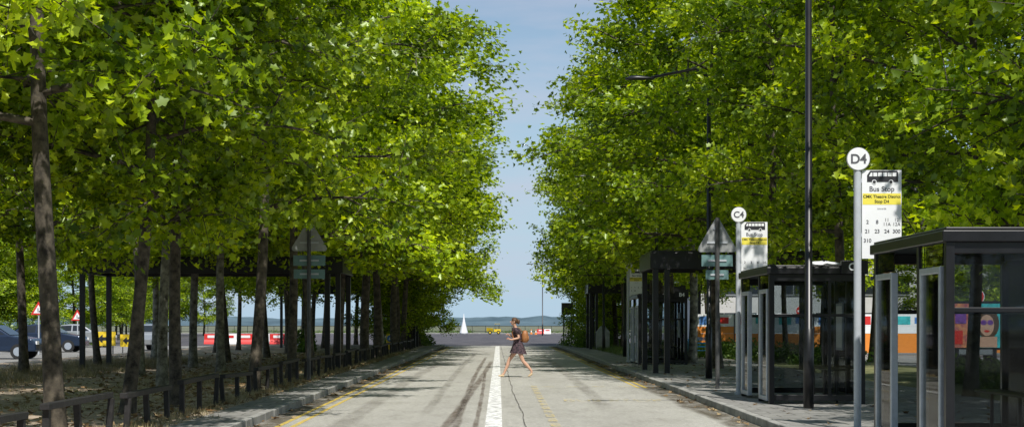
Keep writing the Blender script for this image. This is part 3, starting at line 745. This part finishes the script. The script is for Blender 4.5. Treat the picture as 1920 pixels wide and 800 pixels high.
def barriers(x0, x1, y, n, mats=('red', 'sign_white'), hs=1.0):
    for i in range(n):
        w = (x1-x0)/n; e = empty('road_barrier', (x0+w*i, y, 0), sc=(1, 1, hs)); b = MB()
        b.loft([[(0, yy, z) for yy, z in ((-.25, 0), (.25, 0), (.2, .2), (.08, .45), (.06, 1.0), (-.06, 1.0), (-.08, .45), (-.2, .2))],
                [(w-.03, yy, z) for yy, z in ((-.25, 0), (.25, 0), (.2, .2), (.08, .45), (.06, 1.0), (-.06, 1.0), (-.08, .45), (-.2, .2))]])
        b.box(w*.2, w*.8, -.09, -.064, .6, .85, 1)
        b.obj('barrier_body', [M[mats[i % 2]], M[mats[(i+1) % 2]]], e, bevel=.02)
barriers(-21.5, -15.5, 113, 5, hs=.75); barriers(13, 20, 104.5, 5, hs=.8)
barriers(5.6, 7.6, 224.5, 2, hs=.7)

def dumper(x, y, rot=0, s=1):
    e = empty('site_dumper', (x, y, 0), (0, 0, rot), (s, s, s)); b = MB()
    b.loft([[(-1.7, yy, z) for yy, z in ((-.5, .7), (.5, .7), (.8, 1.5), (-.8, 1.5))], [(-.2, yy, z) for yy, z in ((-.55, .6), (.55, .6), (.85, 1.35), (-.85, 1.35))]], 0)
    b.box(0, 1.5, -.55, .55, .55, 1.15, 0); b.box(.15, .6, -.4, .4, 1.15, 1.3, 1)
    for s_ in (-.5, .5): b.tube([(.2, s_, 1.15), (.25, s_, 2.3), (1.2, s_, 2.3), (1.3, s_, 1.15)], .04, 8, 1)
    b.box(.1, 1.35, -.6, .6, 2.32, 2.38, 0)
    b.obj('chassis_and_skip', [M['machine'], M['black']], e, bevel=.02)
    w = MB()
    for px in (-.9, 1.0):
        for s_ in (-1, 1): w.tube([(px, s_*.55, .42), (px, s_*.85, .42)], .42, 20, 0); w.tube([(px, s_*.845, .42), (px, s_*.87, .42)], .2, 12, 1)
    w.obj('wheels', [M['tyre'], M['machine']], e)
dumper(-.65, 217, 0, .62)
def div_sign(x, y, s=1):
    e = empty('diversion_sign', (x, y, 0), sc=(s, s, s)); b = MB(); b.box(-.62, .62, 0, .03, .55, 1.4, 0)
    for s in (-.45, .45): b.box(s-.03, s+.03, .031, .07, 0, 1.35, 1)
    b.plate([(-.45, .97), (-.15, 1.24), (-.15, 1.07), (.4, 1.07), (.4, .87), (-.15, .87), (-.15, .70)], -.004, .003, 1)
    b.obj('board', [M['machine'], M['ink']], e)
div_sign(-18.7, 73.5, .8); div_sign(-17.8, 74.5, .7)
def cone(x, y, z=0):
    e = empty('traffic_cone', (x, y, z)); b = MB(); b.box(-.2, .2, -.2, .2, 0, .04, 0)
    b.tube([(0, 0, .04), (0, 0, .3)], [.15, .1], 14, 0); b.tube([(0, 0, .3), (0, 0, .5)], [.1, .065], 14, 1); b.tube([(0, 0, .5), (0, 0, .72)], [.065, .025], 14, 0)
    b.obj('cone_body', [M['orange'], M['sign_white']], e)
cone(4.6, 218); cone(5.1, 212)
e = empty('white_conical_tent', (-5.0, 222, 0)); b = MB(); rings = []
for t, r_ in ((0, .62), (.25, .55), (.9, .38), (1.8, .18), (2.7, .05), (2.9, .01)):
    rings.append([(r_*math.cos(a)*(1+.05*math.cos(6*a)), r_*math.sin(a)*(1+.05*math.cos(6*a)), t) for a in [2*math.pi*k/24 for k in range(24)]])
b.loft(rings); b.obj('canvas', [M['bag']], e, smooth=True)
e = empty('parapet_railing', (-60, 234, 0)); b = MB(); b.box(0, 120, 0, .06, 1.1, 1.18); b.box(0, 120, 0, .06, .3, .36)
for k in range(61): b.box(k*2-.03, k*2+.03, .0, .055, 0, 1.1)
b.obj('rails', [M['black']], e)
b = MB(); b.box(-60, 60, 226, 227.6, -.1, .14); b.obj('kerb', [M['kerb']])
e = empty('direction_sign', (4.15, 101, .1)); b = MB(); b.box(-.05, .75, 0, .04, 2.0, 2.75, 0); b.tube([(.1, .08, 0), (.1, .08, 2.7)], .04, 10, 1); b.tube([(.6, .08, 0), (.6, .08, 2.7)], .04, 10, 1)
b.obj('board_and_posts', [M['dark_post'], M['black']], e)
e = empty('utility_cabinet', (5.6, 83, .118)); b = MB(); b.box(-.35, .35, 0, .3, 0, .9, 0); b.loft([[(-.38, -.03, .9), (.38, -.03, .9), (.38, .33, .9), (-.38, .33, .9)], [(-.12, .1, 1.25), (.12, .1, 1.25), (.12, .2, 1.25), (-.12, .2, 1.25)]], 0)
b.obj('cabinet_body', [M['sign_back']], e, bevel=.01)

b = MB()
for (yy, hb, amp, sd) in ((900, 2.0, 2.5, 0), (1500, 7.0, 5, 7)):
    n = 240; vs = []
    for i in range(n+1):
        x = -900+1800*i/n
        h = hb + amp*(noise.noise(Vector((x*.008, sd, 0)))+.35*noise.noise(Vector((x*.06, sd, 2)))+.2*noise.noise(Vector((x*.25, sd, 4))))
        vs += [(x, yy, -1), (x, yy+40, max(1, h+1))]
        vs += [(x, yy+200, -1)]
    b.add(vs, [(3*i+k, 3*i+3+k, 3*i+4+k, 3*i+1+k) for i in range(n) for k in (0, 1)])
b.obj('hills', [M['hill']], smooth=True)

# ------------------------------------------------------------------ pedestrian
ped = empty('pedestrian', (.52, 43.3, .0))
def skin(name, verts, edges, radii, m, root=0, sub=2):
    me = D.meshes.new(name); me.from_pydata(verts, edges, []); me.materials.append(m)
    o = D.objects.new(name, me); COL.objects.link(o); o.parent = ped
    mod = o.modifiers.new('skin', 'SKIN'); mod.use_smooth_shade = True
    for i, r in enumerate(radii):
        sv = me.skin_vertices[0].data[i]; sv.radius = r if isinstance(r, tuple) else (r, r); sv.use_root = (i == root)
    s = o.modifiers.new('sub', 'SUBSURF'); s.levels = sub; s.render_levels = sub
    return o
V_ = []; E_ = []; R_ = []
def add(p, r, par=None):
    V_.append(p); R_.append(r)
    if par is not None: E_.append((par, len(V_)-1))
    return len(V_)-1
pel = add((.03, 0, .90), .12)
sp = add((.02, 0, 1.05), .10, pel); ch = add((-.01, 0, 1.22), .115, sp); nb = add((-.045, 0, 1.36), .065, ch)
nk = add((-.065, 0, 1.42), .045, nb); h0 = add((-.09, 0, 1.48), .065, nk); h1 = add((-.10, 0, 1.55), .086, h0); h2 = add((-.095, 0, 1.61), .062, h1)
def limb(s, sh, el, wr, hand):
    a = add(sh, .045, ch); b_ = add(tuple((sh[i]+el[i])/2 for i in range(3)), .04, a); c_ = add(el, .034, b_); d_ = add(tuple((wr[i]*.5+el[i]*.5) for i in range(3)), .031, c_); e_ = add(wr, .022, d_)
    add(hand, (.03, .02), e_)
limb(-1, (-.03, -.165, 1.33), (.05, -.21, 1.10), (-.17, -.22, 1.05), (-.235, -.21, 1.07))
limb(1, (-.04, .165, 1.33), (-.02, .21, 1.09), (-.20, .19, 1.16), (-.255, .175, 1.19))
def leg(sy, knee, ank):
    hp = add((.03, sy*.085, .84), .088, pel); th = add(tuple((V_[hp][i]+knee[i])/2 for i in range(3)), .074, hp)
    k = add(knee, .052, th); cf = add((knee[0]*.65+ank[0]*.35+.012, knee[1], knee[2]*.65+ank[2]*.35), .052, k); a = add(ank, .033, cf); return a
fa = leg(1, (-.23, .09, .48), (-.37, .08, .10)); ra = leg(-1, (.16, -.09, .45), (.41, -.08, .17))
add((-.44, .08, .05), .03, fa); add((.37, -.08, .07), .03, ra)
skin('body', V_, E_, R_, M['skin'], 0)
for (hx, hy, hz, sgn) in ((-.235, -.21, 1.07, -1), (-.255, .175, 1.19, 1)):
    V_, E_, R_ = [], [], []
    root = add((hx+.03, hy, hz-.01), .02)
    for k, (dy, ln) in enumerate(((-.026, .055), (-.009, .068), (.009, .064), (.025, .05))):
        a = add((hx-.01, hy+dy, hz), .010, root); b_ = add((hx-.01-ln*.6, hy+dy, hz+.008), .009, a); add((hx-.01-ln*.85, hy+dy, hz-.018), .008, b_)
    a = add((hx+.01, hy+sgn*-.03, hz+.015), .010, root); add((hx-.03, hy+sgn*-.035, hz+.04), .009, a)
    skin('hand', V_, E_, R_, M['skin'], 0, 1)
b = MB(); b.box(-.30, -.245, -.245, -.175, 1.085, 1.098); b.obj('phone', [M['pink']], ped, bevel=.003)
b = MB(); rings = []
for z, cx, rx, ry in ((1.385, -.045, .07, .09), (1.365, -.04, .10, .165), (1.30, -.025, .13, .185), (1.20, -.01, .138, .165), (1.10, .005, .12, .145), (1.02, .015, .118, .14), (.94, .025, .14, .165), (.84, .03, .175, .185), (.74, .03, .205, .195), (.66, .03, .235, .205)):
    fl = max(0, (.95-z))*.12
    rings.append([(cx+(rx+fl*.5*math.sin(7*a))*math.cos(a), (ry+fl*.5*math.sin(7*a))*math.sin(a), z-.02*math.cos(a)) for a in [2*math.pi*k/36 for k in range(36)]])
b.loft(rings[::-1], cap=False); b.obj('dress', [M['dress']], ped, smooth=True)
b = MB(); b.tube([(-.03, -.15, 1.36), (-.02, -.185, 1.30), (.01, -.20, 1.21)], [.065, .062, .06], 14); b.tube([(-.04, .15, 1.36), (-.04, .185, 1.30), (-.03, .2, 1.21)], [.065, .062, .06], 14)
b.obj('sleeves', [M['dress']], ped, smooth=True)
def blob(name, c, r, m, sq=None, n=16):
    b = MB(); rings = []
    for i in range(1, n):
        t = math.pi*i/n; rings.append([(c[0]+r[0]*math.sin(t)*math.cos(a), c[1]+r[1]*math.sin(t)*math.sin(a), c[2]-r[2]*math.cos(t)) for a in [2*math.pi*k/20 for k in range(20)]])
    if sq: rings = [[sq(p) for p in ring] for ring in rings]
    b.loft(rings); return b.obj(name, [m], ped, smooth=True)
blob('hair', (-.075, 0, 1.575), (.098, .088, .098), M['hair'], lambda p: (max(p[0], -.155+.5*max(0, 1.60-p[2])), p[1], max(p[2], 1.50)))
blob('hair_tail', (.03, 0, 1.55), (.045, .04, .07), M['hair'])
blob('nose', (-.188, 0, 1.545), (.02, .012, .018), M['skin'], n=8)
blob('chin', (-.145, 0, 1.48), (.03, .03, .022), M['skin'], n=8)
for s in (-1, 1):
    blob('ear', (-.09, s*.085, 1.545), (.016, .009, .028), M['skin'], n=8)
    blob('eye', (-.168, s*.032, 1.562), (.01, .012, .008), M['ink'], n=8)
blob('mouth', (-.172, 0, 1.508), (.01, .022, .006), M['red'], n=8)
b = MB(); rings = []
for z, rx, ry in ((.97, .05, .09), (.99, .085, .13), (1.08, .1, .145), (1.2, .095, .14), (1.28, .07, .12), (1.31, .03, .08)):
    rings.append([(.215+rx*math.copysign(abs(math.cos(a))**.7, math.cos(a)), ry*math.copysign(abs(math.sin(a))**.7, math.sin(a)), z) for a in [2*math.pi*k/24 for k in range(24)]])
b.loft(rings)
for s in (-.1, .1): b.tube([(.15, s, 1.27), (.06, s, 1.375), (-.07, s*1.1, 1.37), (-.15, s*1.05, 1.25), (-.11, s*1.2, 1.1), (.12, s, 1.02)], .014, 8)
b.box(.28, .325, -.08, .08, 1.02, 1.15)
b.obj('backpack', [M['leather']], ped, smooth=True)
def shoe(hx, hz, bx, bz, tx, tz, y):
    V2 = [(hx, y, hz), ((hx+bx)/2, y, (hz+bz)/2+.01), (bx, y, bz), (tx, y, tz)]
    skin('shoe', V2, [(0, 1), (1, 2), (2, 3)], [(.036, .036), (.036, .04), (.042, .03), (.026, .02)], M['shoe'], 0)
shoe(-.355, .045, -.47, .035, -.53, .045, .08)
shoe(.425, .12, .345, .045, .29, .03, -.08)

# ------------------------------------------------------------------ light, sky, camera
EL = math.radians(56); AZ = math.radians(166)   # azimuth clockwise from +Y
to_sun = Vector((math.sin(AZ)*math.cos(EL), math.cos(AZ)*math.cos(EL), math.sin(EL)))
sl = D.lights.new('sun', 'SUN'); sl.energy = 5.0; sl.angle = math.radians(.5); sl.color = (1, .965, .9)
so = D.objects.new('sun', sl); COL.objects.link(so); so.rotation_euler = to_sun.to_track_quat('Z', 'Y').to_euler()
w = D.worlds.new('World'); SC.world = w; w.use_nodes = True; nt = w.node_tree; N = nt.nodes; L = nt.links
bg = N['Background']; sky = N.new('ShaderNodeTexSky'); sky.sky_type = 'NISHITA'; sky.sun_disc = False
sky.sun_elevation = EL; sky.sun_rotation = AZ; sky.air_density = 1.0; sky.dust_density = .3; sky.ozone_density = 2.0
tc = N.new('ShaderNodeTexCoord')
sx = N.new('ShaderNodeSeparateXYZ'); L.new(tc.outputs['Generated'], sx.inputs[0])
hr = N.new('ShaderNodeMapRange'); hr.interpolation_type = 'SMOOTHSTEP'; hr.inputs['From Min'].default_value = -.02; hr.inputs['From Max'].default_value = .24; hr.inputs['To Min'].default_value = .95; hr.inputs['To Max'].default_value = .2
L.new(sx.outputs['Z'], hr.inputs['Value'])
hc = N.new('ShaderNodeMixRGB'); hc.inputs[2].default_value = (4.4, 6.2, 7.8, 1); L.new(hr.outputs[0], hc.inputs[0]); L.new(sky.outputs[0], hc.inputs[1])
mp = N.new('ShaderNodeMapping'); mp.inputs['Scale'].default_value = (3.0, 3.0, 16); mp.inputs['Location'].default_value = (.3, 0, .7)
nz = N.new('ShaderNodeTexNoise'); nz.inputs['Scale'].default_value = 1.6; nz.inputs['Detail'].default_value = 7; nz.inputs['Roughness'].default_value = .55
cr = N.new('ShaderNodeMapRange'); cr.inputs['From Min'].default_value = .48; cr.inputs['From Max'].default_value = .72; cr.inputs['To Max'].default_value = .6
mx = N.new('ShaderNodeMixRGB'); mx.inputs[2].default_value = (5.8, 6.0, 7.2, 1)
L.new(tc.outputs['Generated'], mp.inputs[0]); L.new(mp.outputs[0], nz.inputs['Vector']); L.new(nz.outputs['Fac'], cr.inputs['Value'])
L.new(cr.outputs[0], mx.inputs[0]); L.new(hc.outputs[0], mx.inputs[1]); L.new(mx.outputs[0], bg.inputs['Color']); bg.inputs['Strength'].default_value = .1

cam = D.cameras.new('camera'); co = D.objects.new('camera', cam); COL.objects.link(co)
co.location = (0, 0, 1.5); co.rotation_euler = (math.pi/2, 0, 0)
cam.sensor_width = 36; cam.lens = F/1920*36; cam.shift_x = 25/1920; cam.shift_y = 206/1920; cam.clip_end = 8000; cam.clip_start = .1
SC.camera = co
SC.view_settings.view_transform = 'Standard'; SC.view_settings.look = 'None'; SC.view_settings.exposure = 0
